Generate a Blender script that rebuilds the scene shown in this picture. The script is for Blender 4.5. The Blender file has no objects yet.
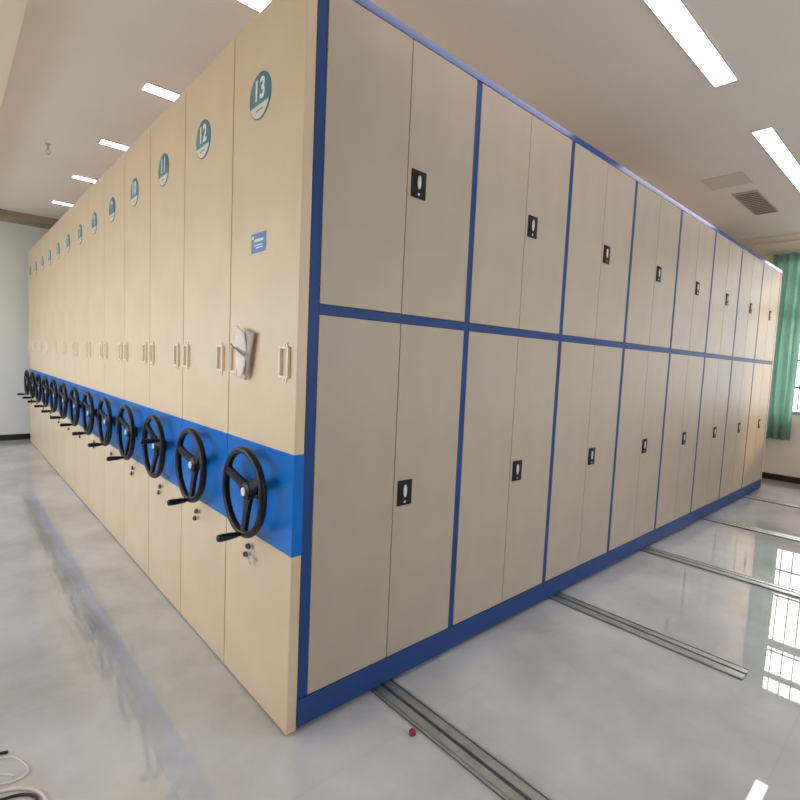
import bpy, bmesh, math, random
from mathutils import Vector, Matrix
random.seed(7)
C = bpy.context.scene.collection
PI = math.pi
# ------------------------------------------------------------------ helpers
def lin(c):
    return tuple(((v/255)/12.92 if v/255 <= .04045 else (((v/255)+.055)/1.055)**2.4) for v in c) + (1,)
def mat(name, rgb, rough=.5, metal=0, noise=0, nscale=6, bump=0, bscale=80, emis=0, coat=0, stretch=None, spec=.5, rgb2=None):
    m = bpy.data.materials.new(name); m.use_nodes = True
    nt = m.node_tree; b = nt.nodes['Principled BSDF']
    b.inputs['Base Color'].default_value = lin(rgb); b.inputs['Roughness'].default_value = rough
    b.inputs['Metallic'].default_value = metal; b.inputs['Specular IOR Level'].default_value = spec
    if coat: b.inputs['Coat Weight'].default_value = coat; b.inputs['Coat Roughness'].default_value = .05
    if emis: b.inputs['Emission Color'].default_value = lin(rgb); b.inputs['Emission Strength'].default_value = emis
    tc = nt.nodes.new('ShaderNodeTexCoord'); mp = nt.nodes.new('ShaderNodeMapping')
    nt.links.new(tc.outputs['Object'], mp.inputs['Vector'])
    if stretch: mp.inputs['Scale'].default_value = stretch
    if noise:
        n = nt.nodes.new('ShaderNodeTexNoise'); n.inputs['Scale'].default_value = nscale; n.inputs['Detail'].default_value = 4
        nt.links.new(mp.outputs['Vector'], n.inputs['Vector'])
        r = nt.nodes.new('ShaderNodeValToRGB'); nt.links.new(n.outputs['Fac'], r.inputs['Fac'])
        a = [max(0, v*(1-noise)) for v in rgb]; c2 = rgb2 or [min(255, v*(1+noise)) for v in rgb]
        r.color_ramp.elements[0].position = .3; r.color_ramp.elements[1].position = .7
        r.color_ramp.elements[0].color = lin(a); r.color_ramp.elements[1].color = lin(c2)
        nt.links.new(r.outputs['Color'], b.inputs['Base Color'])
    if bump:
        n2 = nt.nodes.new('ShaderNodeTexNoise'); n2.inputs['Scale'].default_value = bscale
        nt.links.new(mp.outputs['Vector'], n2.inputs['Vector'])
        bp = nt.nodes.new('ShaderNodeBump'); bp.inputs['Strength'].default_value = bump; bp.inputs['Distance'].default_value = .01
        nt.links.new(n2.outputs['Fac'], bp.inputs['Height']); nt.links.new(bp.outputs['Normal'], b.inputs['Normal'])
    return m
def box(bm, x0, x1, y0, y1, z0, z1, bev=0):
    vs = [bm.verts.new(p) for p in [(x0,y0,z0),(x1,y0,z0),(x1,y1,z0),(x0,y1,z0),(x0,y0,z1),(x1,y0,z1),(x1,y1,z1),(x0,y1,z1)]]
    fs = [bm.faces.new([vs[i] for i in f]) for f in [(0,3,2,1),(4,5,6,7),(0,1,5,4),(1,2,6,5),(2,3,7,6),(3,0,4,7)]]
    if bev:
        es = list({e for f in fs for e in f.edges})
        bmesh.ops.bevel(bm, geom=es, offset=bev, segments=2, affect='EDGES', profile=.5)
def tube(bm, pts, r, seg=10, closed=False, caps=True, sx=1.0):
    """tube through pts; r number or list"""
    pts = [Vector(p) for p in pts]; n = len(pts); rings = []
    up = None
    for i, p in enumerate(pts):
        a = pts[(i-1) % n] if (closed or i > 0) else p
        b = pts[(i+1) % n] if (closed or i < n-1) else p
        t = (b-a).normalized()
        if up is None:
            up = Vector((0,0,1)) if abs(t.z) < .9 else Vector((1,0,0))
        s = t.cross(up).normalized(); up = s.cross(t).normalized()
        rr = r[i] if isinstance(r, (list, tuple)) else r
        rings.append([bm.verts.new(p + (s*math.cos(2*PI*k/seg)*sx + up*math.sin(2*PI*k/seg))*rr) for k in range(seg)])
    m = n if closed else n-1
    for i in range(m):
        A, B = rings[i], rings[(i+1) % n]
        off = 0
        if closed and i == n-1:
            off = min(range(seg), key=lambda o: (A[0].co-B[o].co).length)
        for k in range(seg):
            bm.faces.new([A[k], A[(k+1)%seg], B[(k+1+off)%seg], B[(k+off)%seg]])
    if caps and not closed:
        bm.faces.new(list(reversed(rings[0]))); bm.faces.new(rings[-1])
def lathe(bm, prof, axis='x', seg=28, c=(0,0,0)):
    """prof: list of (t, r) along the axis"""
    rings = []
    for t, r in prof:
        ring = []
        for k in range(seg):
            a = 2*PI*k/seg; u, v = r*math.cos(a), r*math.sin(a)
            p = {'x': (t,u,v), 'y': (u,t,v), 'z': (u,v,t)}[axis]
            ring.append(bm.verts.new(Vector(p)+Vector(c)))
        rings.append(ring)
    for A, B in zip(rings, rings[1:]):
        for k in range(seg): bm.faces.new([A[k], A[(k+1)%seg], B[(k+1)%seg], B[k]])
    bm.faces.new(rings[0]); bm.faces.new(rings[-1])
def mesh(name, bm, m, smooth=False):
    bmesh.ops.recalc_face_normals(bm, faces=bm.faces[:])
    me = bpy.data.meshes.new(name); bm.to_mesh(me); bm.free()
    for mm in (m if isinstance(m, (list, tuple)) else [m]): me.materials.append(mm)
    if smooth:
        for p in me.polygons: p.use_smooth = True
        me.set_sharp_from_angle(angle=math.radians(40))
    return me
def inst(name, me, parent=None, loc=(0,0,0), rot=None):
    o = bpy.data.objects.new(name, me); C.objects.link(o); o.location = loc
    if rot: o.rotation_euler = rot
    if parent: o.parent = parent
    return o
def obj(name, bm, m, parent=None, smooth=False, loc=(0,0,0)):
    return inst(name, mesh(name, bm, m, smooth), parent, loc)
def tag(o, label, cat, group=None, kind=None):
    o['label'] = label; o['category'] = cat
    if group: o['group'] = group
    if kind: o['kind'] = kind
    return o
def empty(name, loc):
    o = bpy.data.objects.new(name, None); C.objects.link(o); o.location = loc; o.empty_display_size = .1; return o
def struct(name, bm, m):
    o = obj(name, bm, m); o['kind'] = 'structure'; return o
B = bmesh.new
# ------------------------------------------------------------------ materials
M = {}
M['door'] = mat('door_paint', (188,173,154), .45, noise=.02, nscale=5, bump=.015, bscale=500)
M['panel'] = mat('panel_paint', (226,202,171), .4, noise=.02, nscale=3, bump=.015, bscale=400)
M['holder'] = mat('handle_plastic', (244,232,214), .35)
M['blue'] = mat('blue_paint', (20,82,170), .22, noise=.04, nscale=3)
M['frameblue'] = mat('blue_frame_paint', (40,72,132), .5, noise=.04, nscale=3, spec=.25)
M['railblue'] = mat('blue_gloss_rail_paint', (34,76,150), .16, noise=.03, nscale=3)
M['band'] = mat('blue_band_paint', (6,112,206), .34, noise=.04, nscale=4, spec=.3)
M['black'] = mat('black_plastic', (18,19,25), .35, spec=.35)
M['black2'] = mat('black_lock_plastic', (30,25,23), .6, spec=.25)
M['chrome'] = mat('chrome', (225,225,225), .25, metal=.8)
M['cap'] = mat('hub_cap_white', (225,230,238), .3)
M['white'] = mat('white_print', (240,242,240), .5)
M['lever'] = mat('lever_light_metal', (225,220,215), .4)
M['teal'] = mat('sticker_teal', (88,136,152), .4, noise=.06, nscale=20)
M['pale'] = mat('sticker_pale', (232,222,208), .4)
M['labelblue'] = mat('label_blue', (110,140,190), .45, noise=.08, nscale=30)
M['print'] = mat('grey_print', (130,140,160), .5)
M['paper'] = mat('paper', (242,234,230), .7, noise=.03, nscale=25)
M['ceil'] = mat('ceiling_paint', (243,238,233), .8, noise=.012, nscale=1.2)
M['ceil2'] = mat('soffit_paint', (238,226,210), .75)
M['wall'] = mat('wall_paint', (236,238,232), .7, noise=.015, nscale=1.0)
M['wallr'] = mat('wall_right_paint', (248,236,224), .7, noise=.015, nscale=1.0)
M['skirt'] = mat('skirting_brown', (52,36,30), .35)
M['skirtb'] = mat('skirting_black', (26,30,26), .35)
M['steel'] = mat('rail_steel', (186,190,186), .36, metal=.8, noise=.08, nscale=12)
M['groove'] = mat('rail_groove_dark', (78,82,78), .6, noise=.2, nscale=40)  # dark, finely mottled tone of the rail bed
M['curtain'] = mat('curtain_green', (178,208,198), .8, noise=.06, nscale=20)
M['curtain'].node_tree.nodes['Principled BSDF'].inputs['Transmission Weight'].default_value = 0.0
M['alu'] = mat('window_aluminium', (170,172,172), .35, metal=.5)
M['iron'] = mat('window_bars_iron', (74,76,78), .5)
M['grille'] = mat('grille_paint', (190,182,172), .5)
M['grdark'] = mat('duct_dark', (40,38,36), .9)
M['hatch'] = mat('hatch_paint', (222,214,204), .7)
M['lamp'] = mat('lamp_diffuser', (248,240,250), .5, emis=6.5)
M['lampframe'] = mat('lamp_frame', (225,222,218), .5)
M['cablew'] = mat('cable_white', (222,212,204), .45)
M['cabled'] = mat('cable_dark', (44,34,32), .45)
M['red'] = mat('red_plastic', (150,40,52), .4)
M['ground'] = mat('outside_ground', (176,176,166), .9, noise=.1, nscale=.5)
ntc = M['curtain'].node_tree; pb = ntc.nodes['Principled BSDF']; tl = ntc.nodes.new('ShaderNodeBsdfTranslucent'); tl.inputs[0].default_value = lin((184,216,206))
mc = ntc.nodes.new('ShaderNodeMixShader'); mc.inputs[0].default_value = .65
ntc.links.new(pb.outputs[0], mc.inputs[1]); ntc.links.new(tl.outputs[0], mc.inputs[2]); ntc.links.new(mc.outputs[0], ntc.nodes['Material Output'].inputs['Surface'])
# glass: clear, lets daylight through
g = bpy.data.materials.new('window_glass'); g.use_nodes = True; nt = g.node_tree; nt.nodes.clear()
out = nt.nodes.new('ShaderNodeOutputMaterial'); mx = nt.nodes.new('ShaderNodeMixShader')
tr = nt.nodes.new('ShaderNodeBsdfTransparent'); gl = nt.nodes.new('ShaderNodeBsdfGlossy'); gl.inputs['Roughness'].default_value = .02
mx.inputs[0].default_value = .06
nt.links.new(tr.outputs[0], mx.inputs[1]); nt.links.new(gl.outputs[0], mx.inputs[2]); nt.links.new(mx.outputs[0], out.inputs[0])
M['glass'] = g
# polished pale floor: mottled, faint joints, darker streak down the aisle
f = bpy.data.materials.new('polished_floor'); f.use_nodes = True; nt = f.node_tree; b = nt.nodes['Principled BSDF']
tc = nt.nodes.new('ShaderNodeTexCoord')
def N(t, **k):
    n = nt.nodes.new(t)
    for a, v in k.items(): n.inputs[a].default_value = v
    return n
def L(a, bb): nt.links.new(a, bb)
n1 = N('ShaderNodeTexNoise', Scale=1.6, Detail=5.0, Roughness=.6); L(tc.outputs['Object'], n1.inputs['Vector'])
r1 = nt.nodes.new('ShaderNodeValToRGB'); L(n1.outputs['Fac'], r1.inputs['Fac'])
r1.color_ramp.elements[0].position = .32; r1.color_ramp.elements[0].color = lin((184,181,177))
r1.color_ramp.elements[1].position = .68; r1.color_ramp.elements[1].color = lin((216,216,218))
# darker, rougher streaks: stretched noise masked to a strip of the aisle
mp = nt.nodes.new('ShaderNodeMapping'); mp.inputs['Scale'].default_value = (14,1.6,1); mp.inputs['Rotation'].default_value = (0,0,.06); L(tc.outputs['Object'], mp.inputs['Vector'])
n2 = N('ShaderNodeTexNoise', Scale=1.0, Detail=6.0, Roughness=.65); L(mp.outputs['Vector'], n2.inputs['Vector'])
sx = nt.nodes.new('ShaderNodeSeparateXYZ'); L(tc.outputs['Object'], sx.inputs[0])
def math_(op, a, b_=None, clamp=False):
    n = nt.nodes.new('ShaderNodeMath'); n.operation = op; n.use_clamp = clamp
    for i, v in enumerate((a, b_)):
        if v is None: continue
        if isinstance(v, (int, float)): n.inputs[i].default_value = v
        else: L(v, n.inputs[i])
    return n.outputs[0]
d = math_('ABSOLUTE', math_('ADD', sx.outputs[0], .40))
strip = math_('SUBTRACT', 1.0, math_('DIVIDE', d, .13), True)
ymask = math_('MULTIPLY', math_('SUBTRACT', sx.outputs[1], .3, True), math_('SUBTRACT', 1.0, math_('MULTIPLY', sx.outputs[1], .18), True), True)
rr = nt.nodes.new('ShaderNodeValToRGB'); L(n2.outputs['Fac'], rr.inputs['Fac']); rr.color_ramp.elements[0].position = .42; rr.color_ramp.elements[1].position = .6
mask = math_('MULTIPLY', math_('MULTIPLY', strip, ymask), rr.outputs['Color'])
mixc = nt.nodes.new('ShaderNodeMix'); mixc.data_type = 'RGBA'
L(math_('MULTIPLY', mask, 1.1, True), mixc.inputs['Factor']); L(r1.outputs['Color'], mixc.inputs['A']); mixc.inputs['B'].default_value = lin((154,152,151))
# joints of the large slabs
br = N('ShaderNodeTexBrick', Scale=1.0); br.offset = 0; br.inputs['Mortar Size'].default_value = .0022; br.inputs['Brick Width'].default_value = 1.0; br.inputs['Row Height'].default_value = 1.0
br.inputs['Mortar Smooth'].default_value = .2
mpb = nt.nodes.new('ShaderNodeMapping'); mpb.inputs['Location'].default_value = (.4,.25,0); L(tc.outputs['Object'], mpb.inputs['Vector']); L(mpb.outputs['Vector'], br.inputs['Vector'])
mixj = nt.nodes.new('ShaderNodeMix'); mixj.data_type = 'RGBA'
L(math_('MULTIPLY', br.outputs['Fac'], .09), mixj.inputs['Factor']); L(mixc.outputs['Result'], mixj.inputs['A']); mixj.inputs['B'].default_value = lin((110,108,106))
L(mixj.outputs['Result'], b.inputs['Base Color'])
b.inputs['Roughness'].default_value = .07; b.inputs['IOR'].default_value = 1.95
n3 = N('ShaderNodeTexNoise', Scale=2.2, Detail=2.0); L(tc.outputs['Object'], n3.inputs['Vector'])
rg = nt.nodes.new('ShaderNodeMapRange'); L(n3.outputs['Fac'], rg.inputs['Value']); rg.inputs['To Min'].default_value = .006; rg.inputs['To Max'].default_value = .03
L(math_('ADD', rg.outputs['Result'], math_('MULTIPLY', mask, .2)), b.inputs['Roughness'])
n4 = N('ShaderNodeTexNoise', Scale=2.5, Detail=1.0); L(tc.outputs['Object'], n4.inputs['Vector'])
bp = N('ShaderNodeBump', Strength=.04, Distance=.003); L(n4.outputs['Fac'], bp.inputs['Height']); L(bp.outputs['Normal'], b.inputs['Normal'])
M['floor'] = f
# ------------------------------------------------------------------ the room
T_ = .24
XL, XR, YF, YB, H = -2.9, 7.72, -3.1, 7.80, 3.20
bm = B(); box(bm, XL, XR, YF, YB, -.1, 0); struct('floor', bm, M['floor'])
bm = B(); box(bm, XL, XR, YF, YB, H, H+.1); struct('ceiling', bm, M['ceil'])
bm = B(); box(bm, XL-.1, XR+.1, YB, YB+.15, -.1, H+.1); struct('wall_back', bm, M['wall'])
FX0, FX1 = .6, 3.4      # unseen window added behind the camera to light doors, floor and ceiling
bm = B()
box(bm, XL, XR, YF-T_, YF, -.1, 1.1); box(bm, XL, XR, YF-T_, YF, 2.75, H+.1)
box(bm, XL, FX0, YF-T_, YF, 1.1, 2.75); box(bm, FX1, XR, YF-T_, YF, 1.1, 2.75)
struct('wall_front', bm, M['wall'])
WY0, WY1, WZ0, WZ1 = -1.9, .24, .93, 3.14
bm = B(); T = .24
box(bm, XR, XR+T, YF, YB, -.1, WZ0); box(bm, XR, XR+T, YF, YB, WZ1, H+.1)
box(bm, XR, XR+T, YF, WY0, WZ0, WZ1); box(bm, XR, XR+T, WY1, YB, WZ0, WZ1)
struct('wall_right', bm, M['wallr'])
LY0, LY1 = -.5, 7.5      # unseen window added in the left wall to light the end panels
bm = B()
box(bm, XL-T, XL, YF, YB, -.1, WZ0); box(bm, XL-T, XL, YF, YB, 2.7, H+.1)
box(bm, XL-T, XL, YF, LY0, WZ0, 2.7); box(bm, XL-T, XL, LY1, YB, WZ0, 2.7)
struct('wall_left', bm, M['wall'])
def window(name, x, y0, y1, z0, z1, trans, cols, bars=True):
    w = empty(name, (x, (y0+y1)/2, z0)); w['kind'] = 'structure'
    oy = (y0+y1)/2
    bm = B(); t = .05
    a0, a1 = y0-oy, y1-oy
    h = z1-z0
    box(bm, -.03, .03, a0, a1, 0, t); box(bm, -.03, .03, a0, a1, h-t, h)
    box(bm, -.03, .03, a0, a0+t, t, h-t); box(bm, -.03, .03, a1-t, a1, t, h-t)
    for k in range(1, cols):
        yy = a0+(a1-a0)*k/cols; box(bm, -.025, .025, yy-.03, yy+.03, t, h-t)
    for tz, th in trans: box(bm, -.028, .028, a0+t, a1-t, tz-z0-th/2, tz-z0+th/2)
    obj('window_frame', bm, M['alu'], w)
    bm = B(); box(bm, -.003, .003, a0+t/2, a1-t/2, t/2, h-t/2); obj('window_glass', bm, M['glass'], w)
    if bars:
        bm = B(); y = a0+.1; s = 1 if x > 0 else -1; xo = .09*s
        while y < a1-.04:
            box(bm, xo-.007, xo+.007, y-.007, y+.007, 0, h); y += .13
        for zz in (1.31, 1.69, 2.52):
            box(bm, xo-.009, xo+.009, a0, a1, zz-z0-.012, zz-z0+.012)
        obj('security_bars', bm, M['iron'], w)
window('window_1', XR+.1, WY0, WY1, WZ0, WZ1, [(2.37,.10),(2.85,.07)], 2)
w3 = empty('added_window_front', ((FX0+FX1)/2, YF-.1, 1.1)); w3['kind'] = 'structure'
hx_ = (FX1-FX0)/2; bm = B()
box(bm, -hx_, hx_, -.03, .03, 0, .05); box(bm, -hx_, hx_, -.03, .03, 1.6, 1.65)
for k in range(5):
    xx = -hx_+.025+(2*hx_-.05)*k/4; box(bm, xx-.025, xx+.025, -.028, .028, .05, 1.6)
obj('window_frame', bm, M['alu'], w3)
bm = B(); box(bm, -hx_+.02, hx_-.02, -.003, .003, .02, 1.63); obj('window_glass', bm, M['glass'], w3)
window('added_window_left', XL-.1, LY0, LY1, WZ0, 2.7, [(2.1,.06)], 6, False)
# skirting boards
bm = B(); box(bm, XR-.012, XR, YF, YB, 0, .085, .003); struct('baseboard_right', bm, M['skirt'])
bm = B(); box(bm, XL, XR-.012, YB-.012, YB, 0, .085, .003); struct('baseboard_back', bm, M['skirtb'])
# dropped beams under the ceiling
bm = B(); box(bm, XL, -.607, YF, YB-.7, 3.05, H); struct('trim_1', bm, M['ceil2'])
bm = B(); box(bm, XL, XR-.95, 7.08, 7.45, 3.11, H); struct('trim_2', bm, mat('cornice_shade_taupe', (158,145,130), .7))  # taupe paints in the shade of a gap at the ceiling edge
bm = B(); box(bm, 6.78, 7.0, YF, YB, 3.175, H); box(bm, 7.0, XR, YF, YB, 3.148, H); struct('trim_3', bm, M['ceil2'])
# outside ground
bm = B(); box(bm, -60, 60, -60, 60, -3.2, -3.0); struct('ground', bm, M['ground'])
# ------------------------------------------------------------------ mobile shelving
P, CH, W0, CW, XE = .5797, 2.76, .0677, .8408, 6.852
SX = .042
def build_common():
    d = {}
    bm = B(); box(bm, 0, SX, .0036, P-.0036, .008, CH, .0025); d['end_panel'] = mesh('end_panel', bm, M['panel'])
    bm = B(); box(bm, -.0014, SX+.0006, .002, P-.002, .701, 1.083, .0015); d['band'] = mesh('blue_band', bm, M['band'])
    bm = B(); box(bm, SX+.004, XE-.046, .024, P-.004, .02, CH-.004); d['carcass'] = mesh('carcass', bm, M['door'])
    # rectangular pull: raised ring with a screw tab above and below
    bm = B(); w, h, t, dp = .034, .058, .009, .012
    box(bm, -dp, 0, -w, w, h-t, h, .002); box(bm, -dp, 0, -w, w, -h, -h+t, .002)
    box(bm, -dp, 0, -w, -w+t, -h+t, h-t, .002); box(bm, -dp, 0, w-t, w, -h+t, h-t, .002)
    box(bm, -.004, 0, -.014, .014, h, h+.017, .0015); box(bm, -.004, 0, -.014, .014, -h-.017, -h, .0015)
    d['pull'] = mesh('pull_ring', bm, M['holder'])
    bm = B()
    lathe(bm, [(-.0065,.002),(-.006,.0045),(-.004,.005)], 'x', 10)
    d['screw'] = mesh('screw', bm, M['steel'])
    # handwheel, hub at the origin, plane x = 0, grip towards -z
    R = .166
    bm = B(); tube(bm, [(0, R*math.cos(2*PI*k/48), R*math.sin(2*PI*k/48)) for k in range(48)], .0155, 12, True)
    d['rim'] = mesh('rim', bm, M['black'], True)
    bm = B()
    a = -PI/2
    pts = []; n = 7
    for k in range(n):
        r = .02+(R-.022)*k/(n-1); x = .024*(1-k/(n-1))
        pts.append((x, 0, r))
    rings = []
    for i, (x, y, r) in enumerate(pts):
        hw = .027-.010*math.sin(PI*i/(n-1)*.8) ; th = .008
        rings.append([bm.verts.new((x+sx_*th, sy_*hw, r)) for sx_, sy_ in ((-1,-1),(-1.5,0),(-1,1),(1,1),(1,-1))])
    for A_, B_ in zip(rings, rings[1:]):
        for k in range(5): bm.faces.new([A_[k], A_[(k+1)%5], B_[(k+1)%5], B_[k]])
    bm.faces.new(rings[0]); bm.faces.new(rings[-1])
    d['spoke'] = mesh('spoke', bm, M['black'], True)
    bm = B(); lathe(bm, [(.0,.018),(.002,.026),(.008,.035),(.03,.040),(.036,.034),(.038,.022),(.052,.022),(.053,.036),(.0624,.038)], 'x', 32)
    d['hub'] = mesh('hub', bm, M['black'], True)
    bm = B(); lathe(bm, [(-.0045,.008),(-.0035,.016),(.0005,.018)], 'x', 24); d['cap'] = mesh('hub_cap', bm, M['cap'], True)
    bm = B(); lathe(bm, [(-.0065,.004),(-.0055,.0045),(-.0045,.0045)], 'x', 12); d['capdot'] = mesh('cap_mark', bm, M['print'], True)
    bm = B(); lathe(bm, [(0,.008),(-.014,.008),(-.016,.011),(-.04,.0135),(-.08,.015),(-.092,.014),(-.096,.009)], 'x', 18)
    d['grip'] = mesh('grip', bm, M['black'], True)
    # cam lock
    bm = B(); lathe(bm, [(0,.011),(-.006,.011),(-.008,.008),(-.009,.008)], 'x', 18); d['cyl'] = mesh('lock_cylinder', bm, M['black'], True)
    # key with bow, blade
    bm = B(); lathe(bm, [(-.0015,.009),(.0015,.009)], 'y', 14, (-.03,0,0)); box(bm, -.024, -.006, -.001, .001, -.0025, .0025)
    d['key'] = mesh('key', bm, M['black'])
    D2 = bm = B(); lathe(bm, [(-.0015,.009),(.0015,.009)], 'y', 14, (-.03,0,0)); box(bm, -.024, -.002, -.001, .001, -.0025, .0025); d['keyc'] = mesh('key', bm, M['chrome'])
    bm = B(); tube(bm, [(0, .014*math.cos(2*PI*k/20), .014*math.sin(2*PI*k/20)) for k in range(20)], .0012, 6, True); d['kring'] = mesh('key_ring', bm, M['chrome'], True)
    bm = B(); lathe(bm, [(-.003,.087),(-.0022,.088),(0,.088)], 'x', 48); d['sticker'] = mesh('number_sticker', bm, M['teal'], True)
    # pale foot of the sticker: a circle segment below z=-.036
    bm = B(); r = .083; zc = -.034; a0 = math.asin(zc/r); pts = []
    for k in range(25):
        a = (PI-a0)+(2*a0+PI)*0 + ( (2*PI+a0) - (PI-a0) )*k/24
        pts.append((r*math.cos(a), r*math.sin(a)))
    f0 = [bm.verts.new((-.0038, y, z)) for y, z in pts]; f1 = [bm.verts.new((-.003, y, z)) for y, z in pts]
    bm.faces.new(f0); bm.faces.new(list(reversed(f1)))
    for k in range(len(pts)): bm.faces.new([f0[k], f0[(k+1)%25], f1[(k+1)%25], f1[k]])
    d['foot'] = mesh('sticker_foot', bm, M['pale'])
    bm = B(); box(bm, -.0041, -.003, -.078, .078, -.034, -.029); d['line'] = mesh('sticker_line', bm, mat('sticker_line_green', (96,176,172), .4))
    bm = B(); box(bm, -.0043, -.0036, -.028, .028, -.056, -.050); d['caption'] = mesh('sticker_caption', bm, M['print'])
    return d
D = build_common()
def text_mesh(s, size, m, off=.004, squash=1.0):
    cu = bpy.data.curves.new('number_curve', 'FONT'); cu.body = s; cu.size = size; cu.align_x = 'CENTER'; cu.align_y = 'CENTER'
    cu.extrude = .0006; cu.offset = off
    o = bpy.data.objects.new('tmp', cu); C.objects.link(o)
    dg = bpy.context.evaluated_depsgraph_get(); dg.update()
    me = bpy.data.meshes.new_from_object(o.evaluated_get(dg)); C.objects.unlink(o); bpy.data.objects.remove(o); bpy.data.curves.remove(cu)
    me.name = 'number_text'; me.materials.clear(); me.materials.append(m)
    R = Matrix(((0,0,-1),(-1,0,0),(0,1,0))).to_4x4()   # text x -> -y, text y -> +z, facing -x
    me.transform(Matrix.Diagonal((squash,1,1,1))); me.transform(R)
    return me
# hand positions of the thirteen wheels, as the photo shows them (angle of the grip spoke from straight down)
turn = [-4, -6, -110, 2, -3, 4, 2, 0, 3, -2, 2, 0, 1]
ordw = ['nearest the camera', 'second from the front corner', 'third from the front corner', 'fourth from the front corner', 'fifth from the front corner',
        'sixth from the front corner', 'seventh from the front corner', 'sixth from the back wall', 'fifth from the back wall', 'fourth from the back wall',
        'third from the back wall', 'second from the back wall', 'next to the back wall']
def unit(i):
    num = 13-i
    lab = 'beige rolling cabinet numbered %d with black handwheel, %s' % (num, ordw[i])
    if i == 0: lab = 'beige rolling shelving cabinet numbered 13 with blue-framed doors, nearest the camera'
    u = empty('mobile_shelving_cabinet', (0, i*P, 0)); tag(u, lab, 'cabinet', 'rolling shelving cabinets closed up in one row')
    inst('end_panel', D['end_panel'], u)
    bd = inst('blue_band', D['band'], u); bd['label'] = 'blue painted band'
    inst('carcass', D['carcass'], u)
    for y in (.082, .515):
        p = inst('pull_ring', D['pull'], u, (-.0003, y, 1.416)); [inst('screw', D['screw'], p, (0,0,q*.067)) for q in (-1, 1)]
    w = inst('handwheel', D['rim'], u, (-.064, .276, .896)); w['label'] = 'black handwheel'
    w.rotation_euler = (math.radians(turn[i]), 0, 0)
    for a in (180, 62, -62):
        inst('spoke', D['spoke'], w, (0,0,0), (math.radians(a), 0, 0))
    inst('hub', D['hub'], w); c = inst('hub_cap', D['cap'], w); c['label'] = 'white hub cap'
    inst('grip', D['grip'], w, (-.012, 0, -.166))
    for z, y in ((.636, .358), (.595, .378)):
        l = inst('lock_cylinder', D['cyl'], u, (-.0003, y, z))
        ky = inst('key', D['key'], l, (-.012,0,0), (0, math.radians(20), math.radians(88))); ky.scale = (1.35,)*3
        if z < .6 and i == 0:
            kr = inst('key_ring', D['kring'], l, (-.014,-.062,.020)); kr['label'] = 'steel ring of spare keys'
            inst('key', D['keyc'], l, (-.014,-.066,.016), (0, math.radians(-4), math.radians(88)))
            inst('key', D['keyc'], l, (-.017,-.058,.010), (0, math.radians(-38), math.radians(86)))
    s = inst('number_sticker', D['sticker'], u, (-.0003, .333, 2.442))
    inst('sticker_foot', D['foot'], s, (0,0,0)); inst('sticker_line', D['line'], s)
    inst('sticker_caption', D['caption'], s)
    n = inst('number', text_mesh(str(num), .106, M['white'], .003, .92), s, (-.0042, 0, .02)); n['label'] = 'white number %d' % num
    return u
units = [unit(i) for i in range(13)]
u0 = units[0]
# far end of the front cabinet: end strip
bm = B(); box(bm, XE-.042, XE, .002, P-.002, .008, CH, .0025); obj('end_panel', bm, M['panel'], u0)
# blue frame: posts, mid rail, top rail
bm = B(); FY0, FY1 = .0035, .0235
box(bm, SX+.001, .0847, FY0, FY1, .133, 2.728, .0012)
for k in range(1, 8):
    x = W0+CW*k; box(bm, x-.0175, x+.0175, FY0, FY1, .133, 2.728, .0012)
box(bm, W0+CW*8-.0175, XE-.043, FY0, FY1, .133, 2.728, .0012)
for k in range(8):
    xa = (.0847 if k == 0 else W0+CW*k+.0175); xb = W0+CW*(k+1)-.0175
    box(bm, xa, xb, FY0, FY1, 1.597, 1.634, .0012)
fr = obj('door_frame', bm, M['frameblue'], u0); fr['label'] = 'blue painted frame'
bm = B(); box(bm, SX+.001, XE-.043, .0005, FY1, 2.729, 2.764, .0015); tr_ = obj('top_rail', bm, M['railblue'], u0); tr_['label'] = 'blue top rail'
bm = B(); box(bm, SX+.001, XE-.043, -.004, FY1, .022, .133, .002); bs = obj('base_plinth', bm, M['frameblue'], u0); bs['label'] = 'blue base plinth'
# doors
def door_mesh(w, h):
    bm = B(); box(bm, 0, w, 0, .019, 0, h, .0022); return mesh('door', bm, M['door'])
bm = B(); box(bm, -.042, .042, -.004, 0, -.056, .056, .0015)
lk = mesh('door_lock', bm, M['black2'], True)
bm = B(); N_ = 20; ring = []
for yy, s in ((-.004,1),(-.0075,1),(-.009,.7)):
    ring.append([bm.verts.new((.0098*s*math.cos(2*PI*k/N_), yy, (.028 if s==1 else .023)*math.sin(2*PI*k/N_)+.008)) for k in range(N_)])
for A_, B_ in zip(ring, ring[1:]):
    for k in range(N_): bm.faces.new([A_[k], A_[(k+1)%N_], B_[(k+1)%N_], B_[k]])
bm.faces.new(ring[-1])
lv = mesh('lock_lever', bm, M['lever'], True)
bm = B(); lathe(bm, [(-.0055,.006),(-.004,.006)], 'y', 12, (0,0,-.04)); kh = mesh('keyhole', bm, M['chrome'], True)
cache = {}
for k in range(8):
    xa = (.0847 if k == 0 else W0+CW*k+.0175); xb = W0+CW*(k+1)-.0175
    xm = W0+CW*(k+.5)
    for z0, z1, zl in ((.133, 1.597, .867), (1.634, 2.729, 2.176)):
        for side, (a, b_) in enumerate(((xa, xm), (xm, xb))):
            g_ = .0016; w = b_-a-2*g_; h = z1-z0-2*g_; key = (round(w,4), round(h,4))
            if key not in cache: cache[key] = door_mesh(w, h)
            dd = inst('door', cache[key], u0, (a+g_, 0, z0+g_))
            if side == 1:
                # plate with lever and keyhole as one lock
                l = inst('door_lock', lk, dd, (xm+.063-(a+g_), 0, zl-(z0+g_))); l['label'] = 'black lock plate with light lever'
cm = bmesh.new()
for me_ in (lk,): cm.from_mesh(me_)
nb = len(cm.faces); cm.from_mesh(lv); nl = len(cm.faces); cm.from_mesh(kh)
cm.faces.ensure_lookup_table()
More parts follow.
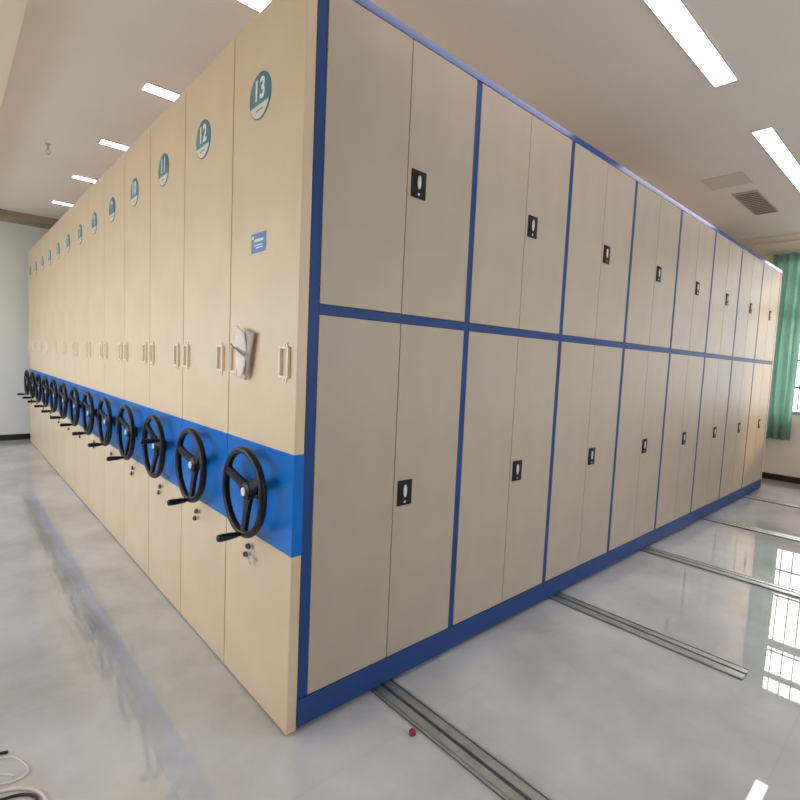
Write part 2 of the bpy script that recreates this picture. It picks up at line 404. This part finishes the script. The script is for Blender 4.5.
for i_, f_ in enumerate(cm.faces): f_.material_index = 0 if i_ < nb else (1 if i_ < nl else 2)
cm.to_mesh(lk); cm.free(); lk.materials.append(M['lever']); lk.materials.append(M['chrome'])
# small printed label on panel 13
bm = B(); box(bm, -.0015, 0, -.062, .062, -.038, .038, .0005); lb = obj('paper_label', bm, M['labelblue'], u0, loc=(-.0004, .32, 1.882)); lb['label'] = 'small blue printed label'
bm = B(); box(bm, -.0022, -.0015, -.040, .034, .004, .014); box(bm, -.0022, -.0015, -.036, .036, -.012, -.008); box(bm, -.0022, -.0015, -.036, .020, -.022, -.018); lathe(bm, [(-.0022,.007),(-.0015,.007)], 'x', 12, (0,.048,.022))
obj('label_print', bm, M['white'], lb)
# folded paper tucked behind the left pull of cabinet 13
def sheet(bm, pts_grid, th=.0006):
    vs = [[bm.verts.new(p) for p in row] for row in pts_grid]
    for i in range(len(vs)-1):
        for j in range(len(vs[0])-1): bm.faces.new([vs[i][j], vs[i][j+1], vs[i+1][j+1], vs[i+1][j]])
pp = empty('folded_paper', (-.014, .44, 1.33)); tag(pp, 'folded paper slip tucked behind the left pull of cabinet 13', 'paper')
def leaf(L_, R_, dx, n=12):
    """a curled strip between a left and a right edge polyline (y, z), bulging off the panel"""
    bm = B(); g_ = []
    def at(pl, t):
        q = t*(len(pl)-1); k = min(int(q), len(pl)-2); f_ = q-k
        return [pl[k][j]*(1-f_)+pl[k+1][j]*f_ for j in (0,1)]
    for i in range(n+1):
        t = i/n; a, b = at(L_, t), at(R_, t); row = []
        for j in range(9):
            u_ = j/8; x = -dx-.010*math.sin(PI*u_)-.006*math.sin(PI*t)
            row.append((x, a[0]*(1-u_)+b[0]*u_-.44, a[1]*(1-u_)+b[1]*u_-1.33))
        g_.append(row)
    sheet(bm, g_); return bm
pw = M['paper']
a_ = obj('upper_leaf', leaf([(.442,1.554),(.446,1.50),(.448,1.47)], [(.436,1.556),(.366,1.525),(.349,1.485),(.349,1.440)], .012), pw, pp, True)
b_ = obj('lower_leaf', leaf([(.442,1.455),(.438,1.40),(.420,1.352)], [(.352,1.428),(.351,1.392),(.363,1.365),(.392,1.337)], .014), pw, pp, True)
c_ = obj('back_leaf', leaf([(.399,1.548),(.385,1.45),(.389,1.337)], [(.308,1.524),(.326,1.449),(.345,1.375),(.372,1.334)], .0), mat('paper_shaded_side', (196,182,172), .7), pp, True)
for o in (a_, b_, c_):
    md = o.modifiers.new('thickness', 'SOLIDIFY'); md.thickness = .0008
bm = B(); tube(bm, [(-.028,.028,.148),(-.034,-.01,.136),(-.034,-.036,.130),(-.028,-.101,.105)], .0045, 8, sx=.5); obj('paper_strap', bm, mat('paper_strap', (120,108,106), .6), pp, True)
# ------------------------------------------------------------------ floor rails
for k, xc in enumerate((.478, 1.905, 3.265, 4.70, 6.15)):
    r = empty('floor_rail', (xc, 3.2, 0))
    tag(r, ['steel floor rail pair nearest the camera, beside the red cap', 'second steel floor rail pair from the camera, its cut end in view', 'third steel floor rail pair from the camera',
            'fourth steel floor rail pair from the camera', 'farthest steel floor rail pair, closest to the curtained wall'][k], 'rail', 'steel floor rails running out from under the cabinets')
    y0, y1 = -1.02-3.2, 4.2
    bm = B(); box(bm, -.058, .058, y0, y1, .0005, .005); p = obj('rail_bed', bm, M['groove'], r)
    for s in (-1, 1):
        bm = B(); box(bm, s*.0275-.0185, s*.0275+.0185, y0-.002, y1, .0052, .0105, .0012); obj('rail_bar', bm, M['steel'], r)
        bm = B(); box(bm, s*.0545-.0035, s*.0545+.0035, y0-.001, y1, .0052, .0125); obj('rail_lip', bm, M['steel'], r)
# red cap on the floor beside the first rail
bm = B(); lathe(bm, [(0,.013),(.004,.0145),(.014,.0135),(.018,.010),(.0195,.004)], 'z', 20); tag(obj('red_cap', bm, M['red'], None, True, (.385,-.285,.0003)), 'small round red plastic cap on the floor beside the nearest rail', 'cap')
# ------------------------------------------------------------------ cables, bottom left
def smooth_path(p, n=8):
    o = []
    q = [p[0]]+p+[p[-1]]
    for i in range(1, len(q)-2):
        for k in range(n):
            t = k/n; a, b, c, d_ = q[i-1], q[i], q[i+1], q[i+2]
            o.append(.5*((2*b)+(-a+c)*t+(2*a-5*b+4*c-d_)*t*t+(-a+3*b-3*c+d_)*t**3))
    o.append(q[-2]); return o
def cable(pts, r, m, label, zs=None):
    P3 = [Vector((x, y, r+.0003 + (zs[i] if zs else 0))) for i, (x, y) in enumerate(pts)]
    bm = B(); tube(bm, smooth_path(P3), r, 10); tag(obj('cable', bm, m, None, True), label, 'cable')
cable([(-.97,.59),(-.869,.551),(-.805,.528),(-.779,.507),(-.760,.468),(-.749,.425),(-.757,.395),(-.79,.386),(-.825,.399),(-.899,.42),(-.97,.413)], .0036, M['cablew'], 'thin white cable bending back in a loop, topmost at the lower left corner')
cable([(-.97,.538),(-.884,.488),(-.822,.448),(-.799,.427),(-.789,.410)], .0034, M['cablew'], 'short thin white cable ending inside the white loop at lower left')
cable([(-.947,.367),(-.877,.364),(-.827,.362),(-.793,.348),(-.759,.32),(-.734,.285),(-.723,.243),(-.723,.201),(-.737,.151),(-.797,.126)], .0056, M['cablew'], 'thicker white cable curving through the lower left corner of the floor')
cable([(-.924,.342),(-.853,.330),(-.815,.322),(-.79,.315),(-.763,.297),(-.746,.275),(-.743,.255),(-.755,.230),(-.791,.195)], .0045, M['cabled'], 'dark cable lying along the inside of the thicker white cable')
cable([(-.97,.615),(-.869,.578),(-.832,.562),(-.794,.548)], .0052, M['cabled'], 'short dark cable end beside the top of the white loop')
# ------------------------------------------------------------------ curtain
def curtain(y0, y1, z0, z1, x, folds, amp):
    n = folds*14; bm = B(); rows = 14; g_ = []
    for i in range(rows+1):
        v = i/rows; z = z0+(z1-z0)*v; row = []
        for j in range(n+1):
            u_ = j/n; ph = u_*folds*2*PI
            yy = y0+(y1-y0)*u_ + .008*math.sin(ph*.5+2*v)+.004*math.sin(9*v+ph*.3)
            xx = x+amp*(1-.25*v)*(math.sin(ph+.5*math.sin(3*v))+.3*math.sin(2.3*ph+1.3))
            row.append((xx, yy, z))
        g_.append(row)
    sheet(bm, g_); return bm
ct = empty('window_curtain', (7.58, .09, .59)); tag(ct, 'green pleated curtain hanging at the edge of the window', 'curtain')
bm = curtain(-.12, .27, .59, 3.12, 7.58, 4, .042)
for v in bm.verts: v.co -= Vector((7.58,.09,.59))
cl = obj('curtain_cloth', bm, M['curtain'], ct, True); md = cl.modifiers.new('thickness', 'SOLIDIFY'); md.thickness = .002
bm = B(); box(bm, -.01, .01, -1.95, .25, 2.531, 2.553, .002); rl = obj('curtain_track', bm, M['lampframe'], ct); rl['label'] = 'pale curtain track'
# ------------------------------------------------------------------ ceiling fittings
LW = .118
def lamp_mesh(L_):
    bm = B(); box(bm, -L_/2, L_/2, -LW/2, LW/2, -.004, 0); a = mesh('diffuser', bm, M['lamp'])
    bm = B(); e = .006
    box(bm, -L_/2-e, L_/2+e, -LW/2-e, -LW/2, -.007, 0); box(bm, -L_/2-e, L_/2+e, LW/2, LW/2+e, -.007, 0)
    box(bm, -L_/2-e, -L_/2, -LW/2, LW/2, -.007, 0); box(bm, L_/2, L_/2+e, -LW/2, LW/2, -.007, 0)
    return a, mesh('lamp_frame', bm, M['lampframe'])
LA, LF = lamp_mesh(2.5)
def ceiling_light(x0, y, label):
    o = empty('ceiling_light', (x0+1.25, y, H)); tag(o, label, 'light', 'long recessed ceiling lights')
    inst('diffuser', LA, o); inst('lamp_frame', LF, o)
ceiling_light(.10, -.485, 'long ceiling light at the top edge, in front of the door face')
ceiling_light(3.43, -.485, 'long ceiling light near the air grille at the right edge')
rows = [.93, 2.24, 3.51, 4.76, 6.06]
for y, n in zip(rows, ['closest to the camera above the row of cabinets', 'second above the row of cabinets, above cabinet 12', 'third along above the row of cabinets', 'fourth along above the row of cabinets', 'farthest, near the back wall']):
    ceiling_light(.10, y, 'long ceiling light, '+n)
for y in rows: ceiling_light(3.43, y, 'long ceiling light hidden over the cabinet tops')
ceiling_light(3.43, -1.95, 'added unseen ceiling light behind and to the right of the camera')  # unseen light added to brighten the right wall and floor
# air grille
vx0, vx1, vy0, vy1 = 4.80, 5.66, -.152, .055
vt = empty('air_vent', ((vx0+vx1)/2, (vy0+vy1)/2, H)); tag(vt, 'slatted grey air grille in the ceiling', 'vent')
hx, hy = (vx1-vx0)/2, (vy1-vy0)/2
bm = B(); t = .012
box(bm, -hx, hx, -hy, -hy+t, -.012, 0); box(bm, -hx, hx, hy-t, hy, -.012, 0); box(bm, -hx, -hx+t, -hy+t, hy-t, -.012, 0); box(bm, hx-t, hx, -hy+t, hy-t, -.012, 0)
obj('grille_frame', bm, M['grille'], vt)
bm = B(); box(bm, -hx+t, hx-t, -hy+t, hy-t, -.002, 0); obj('duct_back', bm, M['grdark'], vt)
bm = B(); k = -hx+t+.03
while k < hx-t-.01: box(bm, k-.014, k+.014, -hy+t, hy-t, -.010, -.0045); k += .062
obj('slats', bm, M['grille'], vt)
# access hatch
bm = B(); box(bm, -.17, .17, -.165, .165, -.006, 0, .002); hh = empty('access_hatch', (4.385, -.01, H)); tag(hh, 'plain square access hatch in the ceiling beside the air grille', 'hatch'); obj('hatch_panel', bm, M['hatch'], hh)
# sprinkler
sp = empty('fire_sprinkler', (-.214, 3.963, H)); tag(sp, 'small fire sprinkler hanging from the ceiling over the aisle', 'sprinkler')
bm = B(); lathe(bm, [(0,.025),(-.003,.024),(-.0072,.011)], 'z', 20); obj('rosette', bm, M['grille'], sp, True)
bm = B(); lathe(bm, [(-.0074,.009),(-.05,.008)], 'z', 12); tube(bm, [(.010,0,-.05),(.02,0,-.065),(.004,0,-.085)], .003, 6); tube(bm, [(-.010,0,-.05),(-.02,0,-.065),(-.004,0,-.085)], .003, 6); lathe(bm, [(-.085,.014),(-.088,.014)], 'z', 16); obj('sprinkler_head', bm, M['grille'], sp, True)
# ------------------------------------------------------------------ daylight
w = bpy.data.worlds.new('sky'); bpy.context.scene.world = w; w.use_nodes = True
nt = w.node_tree; bg = nt.nodes['Background']
sky = nt.nodes.new('ShaderNodeTexSky'); sky.sky_type = 'NISHITA'; sky.sun_disc = False; sky.sun_elevation = math.radians(38); sky.sun_rotation = math.radians(75); sky.air_density = 1.2; sky.dust_density = 4
mx = nt.nodes.new('ShaderNodeMix'); mx.data_type = 'RGBA'; mx.inputs['Factor'].default_value = .75
nt.links.new(sky.outputs[0], mx.inputs['A']); mx.inputs['B'].default_value = (6.4,6.8,7.3,1)
nt.links.new(mx.outputs['Result'], bg.inputs['Color']); bg.inputs['Strength'].default_value = .74
def portal(x, y0, y1, z0, z1, rz):
    l = bpy.data.lights.new('window_portal', 'AREA'); l.shape = 'RECTANGLE'; l.size = y1-y0; l.size_y = z1-z0
    l.cycles.is_portal = True
    o = bpy.data.objects.new('window_portal', l); C.objects.link(o); o.location = (x, (y0+y1)/2, (z0+z1)/2)
    o.rotation_euler = (PI/2, 0, rz)
portal(XR+.2, WY0, WY1, WZ0, WZ1, PI/2); portal(XL-.2, LY0, LY1, WZ0, 2.7, -PI/2)
l_ = bpy.data.lights.new('window_portal', 'AREA'); l_.shape = 'RECTANGLE'; l_.size = FX1-FX0; l_.size_y = 1.65; l_.cycles.is_portal = True
o_ = bpy.data.objects.new('window_portal', l_); C.objects.link(o_); o_.location = ((FX0+FX1)/2, YF-.2, 1.925); o_.rotation_euler = (PI/2, 0, PI)
sn = bpy.data.lights.new('sun', 'SUN'); sn.energy = 2.2; sn.angle = math.radians(8); sn.color = (1,.64,.14)
so = bpy.data.objects.new('sun', sn); C.objects.link(so)
dv = Vector((-1, .85, -.36)).normalized(); so.rotation_euler = dv.to_track_quat('-Z', 'Y').to_euler(); so.location = (12,-3,5)
# ------------------------------------------------------------------ camera
cam = bpy.data.cameras.new('camera'); cam.sensor_width = 36; cam.lens = 504.06/800*36; cam.clip_start = .02; cam.clip_end = 200
co = bpy.data.objects.new('camera', cam); C.objects.link(co)
yaw, pitch, roll = .7378, -.0785, .0447
F = Vector((math.sin(yaw)*math.cos(pitch), math.cos(yaw)*math.cos(pitch), math.sin(pitch))); r = Vector((math.cos(yaw),-math.sin(yaw),0)); uu = r.cross(F)
Rr = math.cos(roll)*r+math.sin(roll)*uu; Uu = -math.sin(roll)*r+math.cos(roll)*uu
co.matrix_world = Matrix.Translation((-.935525,-1.580675,1.44233)) @ Matrix((Rr, Uu, -F)).transposed().to_4x4()
sc = bpy.context.scene; sc.camera = co
vs = sc.view_settings; vs.view_transform = 'Standard'; vs.look = 'None'; vs.gamma = 1; vs.exposure = 0; vs.use_curve_mapping = False
cy = sc.cycles; cy.use_denoising = True; cy.max_bounces = 10; cy.diffuse_bounces = 6; cy.glossy_bounces = 5; cy.transparent_max_bounces = 12; cy.sample_clamp_indirect = 8
cy.caustics_reflective = False; cy.caustics_refractive = False
